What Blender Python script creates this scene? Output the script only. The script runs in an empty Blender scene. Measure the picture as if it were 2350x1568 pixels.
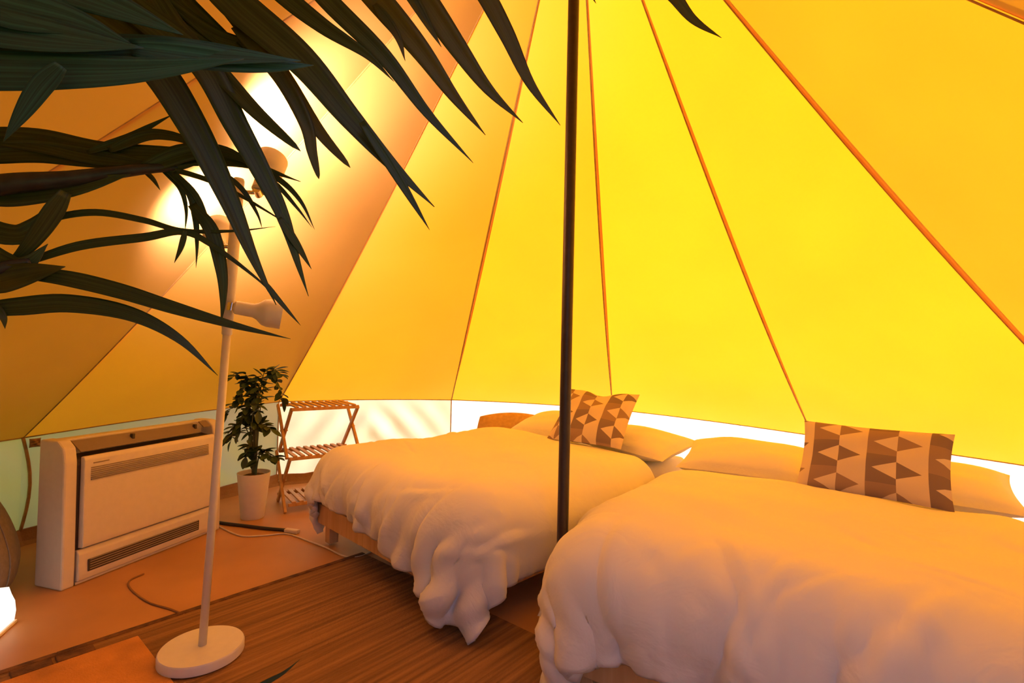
import bpy, bmesh, math, random
import numpy as np
from mathutils import Vector, Matrix

random.seed(7)
SC = bpy.context.scene
COL = SC.collection
PI = math.pi

# ------------------------------------------------------------------ camera
F_PX, PITCH, ROLL, CAM_H = 1171.281, 0.020, 0.023, 1.112
W_PX, H_PX = 2350.0, 1568.0
_f = Vector((0, math.cos(PITCH), math.sin(PITCH)))
_u = Vector((0, -math.sin(PITCH), math.cos(PITCH)))
_r = Vector((1, 0, 0))
CR = math.cos(ROLL) * _r + math.sin(ROLL) * _u
CU = -math.sin(ROLL) * _r + math.cos(ROLL) * _u
CF = _f
CAM = Vector((0, 0, CAM_H))
cd = bpy.data.cameras.new('camera')
cam = bpy.data.objects.new('camera', cd)
COL.objects.link(cam)
cd.sensor_width = 36.0
cd.sensor_fit = 'HORIZONTAL'
cd.lens = F_PX / W_PX * 36.0
cd.clip_start = 0.02
cam.matrix_world = Matrix(((CR.x, CU.x, -CF.x, CAM.x), (CR.y, CU.y, -CF.y, CAM.y), (CR.z, CU.z, -CF.z, CAM.z), (0, 0, 0, 1)))
SC.camera = cam

# ------------------------------------------------------------------ sky, sun, exposure
SC.view_settings.view_transform = 'Standard'
SC.view_settings.look = 'None'
SC.view_settings.gamma = 1.0
SC.view_settings.use_curve_mapping = False
SC.view_settings.exposure = 0.4
world = bpy.data.worlds.new('sky')
SC.world = world
world.use_nodes = True
bg = world.node_tree.nodes['Background']
bg.inputs['Color'].default_value = (0.70, 0.64, 1.0, 1)
bg.inputs['Strength'].default_value = 0.58
SC.cycles.use_light_tree = False
SC.cycles.adaptive_threshold = 0.03
SC.cycles.max_bounces = 5
SC.cycles.diffuse_bounces = 3
SC.cycles.glossy_bounces = 2
SC.cycles.transmission_bounces = 5
SC.cycles.caustics_reflective = False
SC.cycles.caustics_refractive = False
SC.cycles.sample_clamp_indirect = 6.0
sd = bpy.data.lights.new('sun', 'SUN')
sd.energy = 14.0
sd.angle = math.radians(3.0)
sd.color = (1.0, 0.86, 0.70)
sun = bpy.data.objects.new('sun', sd)
COL.objects.link(sun)
SUN_DIR = Vector((0.63, 0.72, 0.30)).normalized()      # towards the sun
sun.rotation_euler = SUN_DIR.to_track_quat('Z', 'Y').to_euler()
sun.location = (6, 9, 7)


# ------------------------------------------------------------------ helpers
def ray(x, y):
    return CF + CR * ((x - W_PX / 2) / F_PX) - CU * ((y - H_PX / 2) / F_PX)


def atd(x, y, d):
    return CAM + ray(x, y) * d


def tag(o, label=None, cat=None, group=None, kind=None):
    if label: o['label'] = label
    if cat: o['category'] = cat
    if group: o['group'] = group
    if kind: o['kind'] = kind
    return o


def empty(name, loc=(0, 0, 0), rz=0.0, parent=None):
    o = bpy.data.objects.new(name, None)
    o.empty_display_size = 0.1
    COL.objects.link(o)
    o.location = loc
    o.rotation_euler = (0, 0, rz)
    if parent: o.parent = parent
    return o


def mesh_obj(name, verts, faces, mat=None, parent=None, smooth=True, uvs=None):
    me = bpy.data.meshes.new(name)
    me.from_pydata([tuple(v) for v in verts], [], faces)
    if uvs is not None:
        ul = me.uv_layers.new(name='UVMap')
        for l in me.loops:
            ul.data[l.index].uv = uvs[l.vertex_index]
    if smooth:
        me.polygons.foreach_set('use_smooth', [True] * len(me.polygons))
    me.update()
    if mat: me.materials.append(mat)
    o = bpy.data.objects.new(name, me)
    COL.objects.link(o)
    if parent: o.parent = parent
    return o


def bm_obj(name, bm, mat=None, parent=None, smooth=False):
    me = bpy.data.meshes.new(name)
    bmesh.ops.recalc_face_normals(bm, faces=bm.faces[:])
    bm.to_mesh(me)
    bm.free()
    if smooth:
        me.polygons.foreach_set('use_smooth', [True] * len(me.polygons))
    if mat: me.materials.append(mat)
    o = bpy.data.objects.new(name, me)
    COL.objects.link(o)
    if parent: o.parent = parent
    return o


def box_bm(bm, c, s, rot=None, bevel=0.0, seg=2):
    r = bmesh.ops.create_cube(bm, size=1.0)
    vs = r['verts']
    bmesh.ops.scale(bm, vec=Vector(s), verts=vs)
    if bevel > 0:
        es = list({e for v in vs for e in v.link_edges})
        rr = bmesh.ops.bevel(bm, geom=es, offset=bevel, segments=seg, affect='EDGES', profile=0.5)
        vs = list({v for f in rr['faces'] for v in f.verts} | {v for v in vs if v.is_valid})
    if rot is not None:
        bmesh.ops.rotate(bm, cent=(0, 0, 0), matrix=rot, verts=vs)
    bmesh.ops.translate(bm, vec=Vector(c), verts=vs)
    return vs


def box(name, c, s, mat, parent=None, rot=None, bevel=0.004, seg=2):
    bm = bmesh.new()
    box_bm(bm, c, s, rot, bevel, seg)
    return bm_obj(name, bm, mat, parent)


def bar(name, a, b, w, d, mat, parent=None, bevel=0.002):
    """square bar from a to b"""
    a, b = Vector(a), Vector(b)
    q = (b - a).to_track_quat('Z', 'Y').to_matrix()
    return box(name, (a + b) / 2, (w, d, (b - a).length), mat, parent, q, bevel)


def spline(pts, n):
    """Catmull-Rom through pts (Vectors or floats tuples), n samples per segment"""
    P = [np.array(p, float) for p in pts]
    P = [2 * P[0] - P[1]] + P + [2 * P[-1] - P[-2]]
    out = []
    for i in range(1, len(P) - 2):
        for k in range(n):
            t = k / n
            p0, p1, p2, p3 = P[i - 1], P[i], P[i + 1], P[i + 2]
            out.append(0.5 * (2 * p1 + (p2 - p0) * t + (2 * p0 - 5 * p1 + 4 * p2 - p3) * t * t + (3 * p1 - p0 - 3 * p2 + p3) * t ** 3))
    out.append(P[-2])
    return out


def tube_data(pts, radii, seg=8, cap=True):
    pts = [Vector(p) for p in pts]
    n = len(pts)
    if not hasattr(radii, '__len__'): radii = [radii] * n
    V, Fc = [], []
    ref = Vector((0.31, 0.17, 0.94))
    prev = None
    for i, p in enumerate(pts):
        t = (pts[min(i + 1, n - 1)] - pts[max(i - 1, 0)]).normalized()
        if prev is None:
            a = t.cross(ref)
            if a.length < 1e-3: a = t.cross(Vector((1, 0, 0)))
        else:
            a = prev - t * prev.dot(t)
        a.normalize()
        prev = a
        b = t.cross(a)
        for k in range(seg):
            an = 2 * PI * k / seg
            V.append(p + (a * math.cos(an) + b * math.sin(an)) * radii[i])
    for i in range(n - 1):
        for k in range(seg):
            k2 = (k + 1) % seg
            Fc.append((i * seg + k, i * seg + k2, (i + 1) * seg + k2, (i + 1) * seg + k))
    if cap:
        Fc.append(tuple(range(seg - 1, -1, -1)))
        Fc.append(tuple((n - 1) * seg + k for k in range(seg)))
    return V, Fc


def tube(name, pts, radii, mat, parent=None, seg=8):
    V, Fc = tube_data(pts, radii, seg)
    return mesh_obj(name, V, Fc, mat, parent)


def lathe(name, prof, mat, parent=None, seg=40, loc=(0, 0, 0), axis=None, smooth=True):
    """profile of (r, z) revolved about z; axis: direction of local z"""
    V, Fc = [], []
    n = len(prof)
    for r, z in prof:
        for k in range(seg):
            a = 2 * PI * k / seg
            V.append(Vector((r * math.cos(a), r * math.sin(a), z)))
    for i in range(n - 1):
        for k in range(seg):
            k2 = (k + 1) % seg
            Fc.append((i * seg + k, i * seg + k2, (i + 1) * seg + k2, (i + 1) * seg + k))
    if prof[0][0] > 1e-5: Fc.append(tuple(range(seg - 1, -1, -1)))
    if prof[-1][0] > 1e-5: Fc.append(tuple((n - 1) * seg + k for k in range(seg)))
    if axis is not None:
        q = Vector(axis).to_track_quat('Z', 'Y').to_matrix()
        V = [q @ v for v in V]
    V = [v + Vector(loc) for v in V]
    o = mesh_obj(name, V, Fc, mat, parent, smooth)
    if smooth:
        m = o.modifiers.new('es', 'EDGE_SPLIT')
        m.split_angle = math.radians(40)
    return o


# ------------------------------------------------------------------ materials
def new_mat(name):
    m = bpy.data.materials.new(name)
    m.use_nodes = True
    nt = m.node_tree
    for n in list(nt.nodes): nt.nodes.remove(n)
    out = nt.nodes.new('ShaderNodeOutputMaterial')
    return m, nt, out


def nd(nt, t, **kw):
    n = nt.nodes.new(t)
    for k, v in kw.items():
        if k in n.inputs.keys() if isinstance(k, str) else False:
            n.inputs[k].default_value = v
        else:
            setattr(n, k, v)
    return n


def noise_ramp(nt, c1, c2, scale, detail=3, vec=None, lo=0.35, hi=0.65):
    n = nt.nodes.new('ShaderNodeTexNoise')
    n.inputs['Scale'].default_value = scale
    n.inputs['Detail'].default_value = detail
    if vec is not None: nt.links.new(vec, n.inputs['Vector'])
    r = nt.nodes.new('ShaderNodeValToRGB')
    r.color_ramp.elements[0].position = lo
    r.color_ramp.elements[1].position = hi
    r.color_ramp.elements[0].color = (*c1, 1)
    r.color_ramp.elements[1].color = (*c2, 1)
    nt.links.new(n.outputs['Fac'], r.inputs['Fac'])
    return n, r


def coord(nt, scale=(1, 1, 1), which='Object', rot=(0, 0, 0)):
    tc = nt.nodes.new('ShaderNodeTexCoord')
    mp = nt.nodes.new('ShaderNodeMapping')
    mp.inputs['Scale'].default_value = scale
    mp.inputs['Rotation'].default_value = rot
    nt.links.new(tc.outputs[which], mp.inputs['Vector'])
    return mp.outputs['Vector']


def solid(name, c, rough=0.5, metal=0.0, var=0.06, nscale=30, bump=0.0, bscale=120, spec=0.5, sss=0.0, stretch=(1, 1, 1)):
    m, nt, out = new_mat(name)
    p = nt.nodes.new('ShaderNodeBsdfPrincipled')
    p.inputs['Roughness'].default_value = rough
    p.inputs['Metallic'].default_value = metal
    p.inputs['Specular IOR Level'].default_value = spec
    v = coord(nt, stretch)
    lo = tuple(max(0, x * (1 - var)) for x in c)
    hi = tuple(min(1, x * (1 + var)) for x in c)
    n, r = noise_ramp(nt, lo, hi, nscale, vec=v)
    nt.links.new(r.outputs['Color'], p.inputs['Base Color'])
    if bump > 0:
        n2 = nt.nodes.new('ShaderNodeTexNoise')
        n2.inputs['Scale'].default_value = bscale
        n2.inputs['Detail'].default_value = 4
        nt.links.new(v, n2.inputs['Vector'])
        b = nt.nodes.new('ShaderNodeBump')
        b.inputs['Strength'].default_value = bump
        b.inputs['Distance'].default_value = 0.01
        nt.links.new(n2.outputs['Fac'], b.inputs['Height'])
        nt.links.new(b.outputs['Normal'], p.inputs['Normal'])
    nt.links.new(p.outputs['BSDF'], out.inputs['Surface'])
    return m


def canvas(name, diff, trans, fac, bump=0.12, fwd=0.0, fwd_col=(1, 1, 1)):
    """woven cloth: scatters back the light from inside and lets the outside light glow through"""
    m, nt, out = new_mat(name)
    v = coord(nt, (1, 1, 1))
    d = nt.nodes.new('ShaderNodeBsdfDiffuse')
    t = nt.nodes.new('ShaderNodeBsdfTranslucent')
    n, r = noise_ramp(nt, tuple(x * 0.94 for x in diff), diff, 2.2, 2, v)
    nt.links.new(r.outputs['Color'], d.inputs['Color'])
    n2, r2 = noise_ramp(nt, tuple(x * 0.93 for x in trans), trans, 1.7, 2, v)
    nt.links.new(r2.outputs['Color'], t.inputs['Color'])
    if bump > 0:
        bn = nt.nodes.new('ShaderNodeTexNoise')
        bn.inputs['Scale'].default_value = 3.5
        bn.inputs['Detail'].default_value = 1
        nt.links.new(v, bn.inputs['Vector'])
        b = nt.nodes.new('ShaderNodeBump')
        b.inputs['Strength'].default_value = bump
        b.inputs['Distance'].default_value = 0.03
        nt.links.new(bn.outputs['Fac'], b.inputs['Height'])
        nt.links.new(b.outputs['Normal'], d.inputs['Normal'])
        nt.links.new(b.outputs['Normal'], t.inputs['Normal'])
    mx = nt.nodes.new('ShaderNodeMixShader')
    mx.inputs['Fac'].default_value = fac
    nt.links.new(d.outputs['BSDF'], mx.inputs[1])
    nt.links.new(t.outputs['BSDF'], mx.inputs[2])
    last = mx.outputs['Shader']
    if fwd > 0:
        g = nt.nodes.new('ShaderNodeBsdfRefraction')
        g.distribution = 'BECKMANN'
        g.inputs['IOR'].default_value = 1.3
        g.inputs['Roughness'].default_value = 1.0
        g.inputs['Color'].default_value = (*fwd_col, 1)
        m2 = nt.nodes.new('ShaderNodeMixShader')
        m2.inputs['Fac'].default_value = fwd
        nt.links.new(last, m2.inputs[1])
        nt.links.new(g.outputs['BSDF'], m2.inputs[2])
        last = m2.outputs['Shader']
    nt.links.new(last, out.inputs['Surface'])
    return m


def wood(name, c1, c2, scale=6, stretch=(1, 1, 0.06), rough=0.45):
    m, nt, out = new_mat(name)
    p = nt.nodes.new('ShaderNodeBsdfPrincipled')
    p.inputs['Roughness'].default_value = rough
    v = coord(nt, stretch)
    n, r = noise_ramp(nt, c1, c2, scale * 6, 5, v, 0.3, 0.7)
    nt.links.new(r.outputs['Color'], p.inputs['Base Color'])
    nt.links.new(p.outputs['BSDF'], out.inputs['Surface'])
    return m


def fabric(name, c, rough=0.9, sheen=0.2):
    """cotton: fine creases in the relief"""
    m, nt, out = new_mat(name)
    p = nt.nodes.new('ShaderNodeBsdfPrincipled')
    p.inputs['Base Color'].default_value = (*c, 1)
    p.inputs['Roughness'].default_value = rough
    p.inputs['Specular IOR Level'].default_value = 0.15
    p.inputs['Sheen Weight'].default_value = sheen
    v = coord(nt, (1, 1, 1))
    n1 = nt.nodes.new('ShaderNodeTexNoise')
    n1.inputs['Scale'].default_value = 6
    n1.inputs['Detail'].default_value = 4
    n1.inputs['Distortion'].default_value = 0.8
    nt.links.new(v, n1.inputs['Vector'])
    b = nt.nodes.new('ShaderNodeBump')
    b.inputs['Strength'].default_value = 0.4
    b.inputs['Distance'].default_value = 0.03
    nt.links.new(n1.outputs['Fac'], b.inputs['Height'])
    nt.links.new(b.outputs['Normal'], p.inputs['Normal'])
    nt.links.new(p.outputs['BSDF'], out.inputs['Surface'])
    return m


def emis(name, c, s):
    m, nt, out = new_mat(name)
    e = nt.nodes.new('ShaderNodeEmission')
    e.inputs['Color'].default_value = (*c, 1)
    e.inputs['Strength'].default_value = s
    nt.links.new(e.outputs['Emission'], out.inputs['Surface'])
    return m


def pattern_cloth(name, nu, nv, off=(0, 0)):
    """printed cotton: dark stripes with swapped light and dark triangles along every second stripe edge"""
    m, nt, out = new_mat(name)
    L = nt.links
    tc = nt.nodes.new('ShaderNodeUVMap')
    tc.uv_map = 'UVMap'
    sp = nt.nodes.new('ShaderNodeSeparateXYZ')
    L.new(tc.outputs['UV'], sp.inputs['Vector'])

    def mth(op, a, b=None):
        n = nt.nodes.new('ShaderNodeMath')
        n.operation = op
        for i, x in enumerate((a, b)):
            if x is None: continue
            if isinstance(x, (int, float)): n.inputs[i].default_value = x
            else: L.new(x, n.inputs[i])
        return n.outputs[0]
    u = mth('ADD', mth('MULTIPLY', sp.outputs['X'], nu), off[0])
    v0 = mth('ADD', mth('MULTIPLY', sp.outputs['Y'], nv), off[1])
    col = mth('FLOOR', u)
    fu = mth('FRACT', u)
    v = mth('ADD', v0, mth('MULTIPLY', col, 0.37))
    fv = mth('FRACT', v)
    dark = mth('LESS_THAN', fu, 0.5)
    au = mth('DIVIDE', mth('ABSOLUTE', mth('SUBTRACT', fu, 0.5)), 0.40)
    av = mth('DIVIDE', mth('ABSOLUTE', mth('SUBTRACT', fv, 0.5)), 0.30)
    dia = mth('LESS_THAN', mth('ADD', au, av), 1.0)
    msk = mth('ABSOLUTE', mth('SUBTRACT', dark, dia))
    tone = mth('LESS_THAN', mth('FRACT', mth('MULTIPLY', v, 0.5)), 0.5)
    mx1 = nt.nodes.new('ShaderNodeMixRGB')
    mx1.inputs[1].default_value = (0.23, 0.165, 0.165, 1)
    mx1.inputs[2].default_value = (0.32, 0.22, 0.19, 1)
    L.new(tone, mx1.inputs[0])
    mx = nt.nodes.new('ShaderNodeMixRGB')
    mx.inputs[1].default_value = (0.70, 0.58, 0.48, 1)
    L.new(msk, mx.inputs[0])
    L.new(mx1.outputs[0], mx.inputs[2])
    p = nt.nodes.new('ShaderNodeBsdfPrincipled')
    p.inputs['Roughness'].default_value = 0.9
    p.inputs['Specular IOR Level'].default_value = 0.1
    L.new(mx.outputs[0], p.inputs['Base Color'])
    L.new(p.outputs['BSDF'], out.inputs['Surface'])
    return m


M = {}
M['roof'] = canvas('roof_canvas', (0.80, 0.485, 0.25), (0.76, 0.305, 0.004), 0.50, 0.0)
M['wall'] = canvas('wall_canvas', (0.84, 0.76, 0.60), (0.95, 0.83, 0.66), 0.52, 0.35)
M['seam'] = solid('seam_tape', (0.42, 0.24, 0.10), 0.9, var=0.15)
M['skirt'] = solid('groundsheet_lip', (0.30, 0.15, 0.06), 0.7, bump=0.3)
M['floor'] = solid('groundsheet', (0.50, 0.25, 0.105), 0.5, var=0.10, nscale=2.2, bump=0.05, bscale=8)
M['grass'] = solid('grass', (0.16, 0.30, 0.06), 0.95, var=0.4, nscale=9)
M['white'] = fabric('white_cotton', (0.82, 0.79, 0.78))
M['sheet'] = fabric('white_sheet', (0.80, 0.77, 0.75))
M['pine'] = wood('pine', (0.62, 0.36, 0.16), (0.76, 0.50, 0.25))
M['bamboo'] = wood('bamboo', (0.50, 0.25, 0.08), (0.66, 0.37, 0.14))
M['steel'] = solid('dark_steel', (0.060, 0.050, 0.055), 0.42, 0.6, bump=0.05, bscale=60)
M['acwhite'] = solid('ac_plastic', (0.74, 0.66, 0.62), 0.42, var=0.02)
M['acgrey'] = solid('ac_grey', (0.24, 0.18, 0.165), 0.5, var=0.03)
M['acdark'] = solid('ac_dark', (0.05, 0.035, 0.03), 0.6)
M['lampwhite'] = solid('lamp_enamel', (0.78, 0.74, 0.76), 0.35, var=0.02)
M['chrome'] = solid('chrome', (0.75, 0.75, 0.76), 0.12, 1.0, var=0.02)
M['black'] = solid('black_rubber', (0.02, 0.018, 0.016), 0.5)
M['cord'] = solid('white_cord', (0.70, 0.58, 0.46), 0.5)
M['browncord'] = solid('brown_cord', (0.24, 0.11, 0.04), 0.6)
M['pot'] = solid('pot_ceramic', (0.84, 0.78, 0.75), 0.4, var=0.02)
M['soil'] = solid('soil', (0.10, 0.05, 0.02), 1.0, var=0.5, bump=0.8)
M['leafd'] = solid('small_leaf', (0.045, 0.085, 0.030), 0.5, var=0.35, nscale=14)
M['stem'] = solid('green_stem', (0.12, 0.13, 0.05), 0.6)
def leafy(name, c, tr, fac):
    m = solid(name, c, 0.42, var=0.45, nscale=1.0)
    nt = m.node_tree
    mp = [n for n in nt.nodes if n.type == 'MAPPING'][0]      # veins run along the blade
    tc = [n for n in nt.nodes if n.type == 'TEX_COORD'][0]
    nt.links.new(tc.outputs['UV'], mp.inputs['Vector'])
    mp.inputs['Scale'].default_value = (14, 3, 1)
    out = [n for n in nt.nodes if n.type == 'OUTPUT_MATERIAL'][0]
    p = [n for n in nt.nodes if n.type == 'BSDF_PRINCIPLED'][0]
    t = nt.nodes.new('ShaderNodeBsdfTranslucent')
    t.inputs['Color'].default_value = (*tr, 1)
    mx = nt.nodes.new('ShaderNodeMixShader')
    mx.inputs['Fac'].default_value = fac
    nt.links.new(p.outputs['BSDF'], mx.inputs[1])
    nt.links.new(t.outputs['BSDF'], mx.inputs[2])
    nt.links.new(mx.outputs['Shader'], out.inputs['Surface'])
    return m


M['palm'] = leafy('palm_leaf', (0.046, 0.074, 0.022), (0.12, 0.14, 0.02), 0.25)
M['palm2'] = leafy('palm_leaf_olive', (0.07, 0.088, 0.018), (0.27, 0.25, 0.015), 0.45)
M['palm3'] = leafy('palm_leaf_sky_sheen', (0.030, 0.105, 0.090), (0.03, 0.07, 0.06), 0.2)  # teal sky reflection on the near blades, put into the leaf colour
M['rachis'] = solid('palm_stalk', (0.030, 0.032, 0.034), 0.45, var=0.3)
M['trunk'] = solid('palm_trunk', (0.16, 0.10, 0.05), 0.9, var=0.4, bump=0.8, bscale=40)
M['grey'] = solid('grey_fabric', (0.20, 0.165, 0.15), 0.95, var=0.08, nscale=60, bump=0.15, bscale=90)
M['tan'] = solid('tan_fabric', (0.55, 0.34, 0.12), 0.9, var=0.1)
M['bulb'] = emis('bulb_glow', (1.0, 0.82, 0.58), 40)
M['paperglow'] = emis('lit_paper', (1.0, 0.90, 0.70), 1.1)
M['paperrim'] = solid('paper_rim', (0.9, 0.86, 0.78), 0.8)
M['weave_orange'] = solid('orange_mat', (0.60, 0.25, 0.05), 0.9, var=0.2, nscale=5, bump=0.5, bscale=150)
M['binding'] = solid('rug_binding', (0.13, 0.055, 0.016), 0.95, var=0.45, nscale=22, bump=0.5, bscale=200)


def rug_mat():
    m, nt, out = new_mat('woven_rug')
    p = nt.nodes.new('ShaderNodeBsdfPrincipled')
    p.inputs['Roughness'].default_value = 0.85
    v = coord(nt, (1.2, 45, 1))
    n, r = noise_ramp(nt, (0.10, 0.045, 0.011), (0.33, 0.16, 0.05), 1.0, 6, v, 0.28, 0.72)
    v2 = coord(nt, (90, 90, 1))
    n2 = nt.nodes.new('ShaderNodeTexNoise')
    n2.inputs['Scale'].default_value = 1.0
    nt.links.new(v2, n2.inputs['Vector'])
    ad = nt.nodes.new('ShaderNodeMath')
    ad.operation = 'ADD'
    nt.links.new(n.outputs['Fac'], ad.inputs[0])
    nt.links.new(n2.outputs['Fac'], ad.inputs[1])
    b = nt.nodes.new('ShaderNodeBump')
    b.inputs['Strength'].default_value = 0.6
    b.inputs['Distance'].default_value = 0.006
    nt.links.new(ad.outputs[0], b.inputs['Height'])
    nt.links.new(r.outputs['Color'], p.inputs['Base Color'])
    nt.links.new(b.outputs['Normal'], p.inputs['Normal'])
    nt.links.new(p.outputs['BSDF'], out.inputs['Surface'])
    return m


M['rug'] = rug_mat()

# ------------------------------------------------------------------ the tent
TC = Vector((0.211, 1.972, 0))
TR = 2.994
APEX_Z = 3.22
ANG = [163.86, 133.99, 104.98, 75.19, 43.41, 9.3, -31.0, -53.0, -76.5, -106.5, -136.5, -166.3]
EZ = [0.58, 0.666, 0.641, 0.585, 0.506, 0.53, 0.58, 0.58, 0.58, 0.58, 0.58, 0.58]
DOOR = 8                                             # the panel behind the camera: door tied open


def corner(i):
    a = math.radians(ANG[i % 12])
    return Vector((TC.x + TR * math.cos(a), TC.y + TR * math.sin(a), EZ[i % 12]))


def roof_point(i, s, t):
    """panel i between corner i and i+1; s across 0..1, t 0 eave .. 1 apex"""
    a, b = corner(i), corner(i + 1)
    ap = Vector((TC.x, TC.y, APEX_Z))
    e = a.lerp(b, s)
    e.z += 0.012 * math.sin(PI * s)
    p = e.lerp(ap, t)
    n = (b - a).cross(ap - a)
    n.normalize()
    if n.z > 0: n = -n                               # inwards, down
    sag = 0.062 * (4 * t * (1 - t)) * (1.25 - 0.5 * t)
    sag += 0.030 * math.sin(PI * s) * (1 - t) * min(1, t * 6 + 0.1)
    return p + n * sag


roof = empty('ceiling', (TC.x, TC.y, APEX_Z))
tag(roof, 'glowing yellow bell tent roof canvas sewn from tapering panels', 'tent roof', kind='structure')
roof_inv = Matrix.Translation(-Vector(roof.location))
NS, NT = 12, 40
for i in range(12):
    V, Fc = [], []
    t0 = 0.0 if i != DOOR else 0.52
    for j in range(NT + 1):
        t = t0 + (1 - t0) * (j / NT) ** 0.9 * 0.997
        for k in range(NS + 1):
            V.append(roof_inv @ roof_point(i, k / NS, t))
    for j in range(NT):
        for k in range(NS):
            a = j * (NS + 1) + k
            Fc.append((a, a + 1, a + NS + 2, a + NS + 1))
    o = mesh_obj('canvas_panel', V, Fc, M['roof'], roof)
# seams: folded tape along every panel edge, and a stitched hem line beside some
for i in range(12):
    ap = Vector((TC.x, TC.y, APEX_Z))
    inn = None
    V, Fc = [], []
    ta = math.radians(ANG[i])
    tang = Vector((-math.sin(ta), math.cos(ta), 0))
    hw = 0.0052 if i not in (1, 0) else 0.0045
    inward = (Vector((TC.x, TC.y, 1.0)) - corner(i)).normalized()
    n = tang.cross(ap - corner(i)).normalized()
    if n.z > 0: n = -n
    for j in range(NT + 1):
        t = j / NT * 0.985
        p = roof_inv @ (roof_point(i, 0.0, t) + n * 0.004)
        w = hw * (1 - 0.35 * t)
        V += [p - tang * w, p + n * 0.004, p + tang * w]
    for j in range(NT):
        a = j * 3
        Fc += [(a, a + 1, a + 4, a + 3), (a + 1, a + 2, a + 5, a + 4)]
    mesh_obj('seam', V, Fc, M['seam'], roof)
# eave hem where roof and wall are sewn together
for i in range(12):
    if i == DOOR: continue
    pts = [roof_inv @ (roof_point(i, k / 12, 0.0)) for k in range(13)]
    tube('hem', pts, 0.0045, M['seam'], roof, 6)

# low side walls
WALLS = {0: 'wall_left', 1: 'wall_back_left', 2: 'wall_back', 3: 'wall_back_right', 4: 'wall_right', 5: 'wall_right_side', 6: 'wall_front_right',
         7: 'wall_front_right_corner', 9: 'wall_front_left', 10: 'wall_front_left_corner', 11: 'wall_left_side'}
for i in range(12):
    if i == DOOR: continue
    a, b = corner(i), corner(i + 1)
    mid = (a + b) / 2
    wob = empty(WALLS[i], (mid.x, mid.y, 0))
    tag(wob, {0: 'low cream canvas side wall behind the white air conditioner', 1: 'low glowing white canvas side wall behind the bamboo rack',
              2: 'low glowing white canvas side wall at the head of the far bed', 3: 'low glowing canvas side wall behind the gap between the beds',
              4: 'low canvas side wall behind the pillows of the near bed'}.get(i, 'low canvas side wall on the tent side ' + WALLS[i][5:].replace('_', ' ')), 'tent wall', kind='structure')
    inv = Matrix.Translation(-Vector(wob.location))
    out_n = Vector((mid.x - TC.x, mid.y - TC.y, 0)).normalized()
    V, Fc = [], []
    NX, NZ = 36, 16
    for j in range(NZ + 1):
        v = j / NZ
        for k in range(NX + 1):
            s = k / NX
            p = a.lerp(b, s)
            p.z = (p.z + 0.012 * math.sin(PI * s)) * (1 - v) + 0.065 * v
            env = math.sin(PI * s) ** 0.5 * min(1, 4 * v) * min(1, 4 * (1 - v) + 0.25)
            d1 = abs(s - 0.5) * 2
            wr = 0.012 * math.sin(9 * (s * 1.55 + (0.9 if s < 0.5 else -0.9) * v * 0.6) * 2.3 + i * 1.7)
            wr += 0.006 * math.sin(31 * s + 7 * v + i) * v
            p += out_n * (wr * env + 0.02 * math.sin(PI * v) * math.sin(PI * s))
            V.append(inv @ p)
    for j in range(NZ):
        for k in range(NX):
            c = j * (NX + 1) + k
            Fc.append((c, c + 1, c + NX + 2, c + NX + 1))
    mesh_obj('wall_panel', V, Fc, M['wall'], wob)
    # seam cord down the corner
    pts = []
    for j in range(9):
        v = j / 8
        p = Vector((a.x, a.y, a.z * (1 - v) + 0.05 * v)) - out_n * 0.006
        if i == 0:
            p += Vector((0.012, 0.03, 0)) * math.sin(PI * v) * 1.2
        pts.append(inv @ p)
    tube('seam_cord', pts, 0.009 if i == 0 else 0.005, M['seam'], wob, 6)

# turned up lip of the groundsheet
for i in range(12):
    if i == DOOR: continue
    a, b = corner(i), corner(i + 1)
    mid = (a + b) / 2
    out_n = Vector((mid.x - TC.x, mid.y - TC.y, 0)).normalized()
    tn = (b - a).normalized()
    tn.z = 0
    ln = (b - a).length + 0.02
    rot = Matrix((tn, out_n, Vector((0, 0, 1)))).transposed()
    bm = bmesh.new()
    vs = []
    prof = [(-0.050, 0.0), (-0.030, 0.02), (-0.018, 0.05), (-0.012, 0.078), (0.006, 0.078), (0.012, 0.0)]
    rings = []
    NL = 14
    for k in range(NL + 1):
        x = -ln / 2 + ln * k / NL
        wob_z = 0.006 * math.sin(k * 1.9 + i)
        rings.append([bm.verts.new(rot @ Vector((x, y, max(0, z + (wob_z if z > 0.04 else 0))))) for y, z in prof])
    for k in range(NL):
        for q in range(len(prof)):
            q2 = (q + 1) % len(prof)
            bm.faces.new((rings[k][q], rings[k][q2], rings[k + 1][q2], rings[k + 1][q]))
    bm.faces.new(rings[0])
    bm.faces.new(rings[-1][::-1])
    o = bm_obj('baseboard_' + WALLS[i][5:], bm, M['skirt'])
    o.location = (mid.x, mid.y, 0)
    tag(o, 'brown turned up groundsheet lip along the ' + WALLS[i][5:].replace('_', ' ') + ' canvas wall', 'lip', kind='structure')

# floor and ground
bm = bmesh.new()
vs = [bm.verts.new((corner(i).x - TC.x, corner(i).y - TC.y, 0)) for i in range(12)]
f = bm.faces.new(vs)
r = bmesh.ops.extrude_face_region(bm, geom=[f])
bmesh.ops.translate(bm, vec=(0, 0, -0.02), verts=[e for e in r['geom'] if isinstance(e, bmesh.types.BMVert)])
o = bm_obj('floor', bm, M['floor'])
o.location = (TC.x, TC.y, 0)
tag(o, 'orange brown groundsheet floor of the tent', 'floor', kind='structure')
bm = bmesh.new()
bmesh.ops.create_circle(bm, cap_ends=True, radius=40, segments=48)
o = bm_obj('ground', bm, M['grass'])
o.location = (TC.x, TC.y, -0.03)
tag(o, 'green grass outside around the tent', 'ground', kind='structure')

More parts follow.
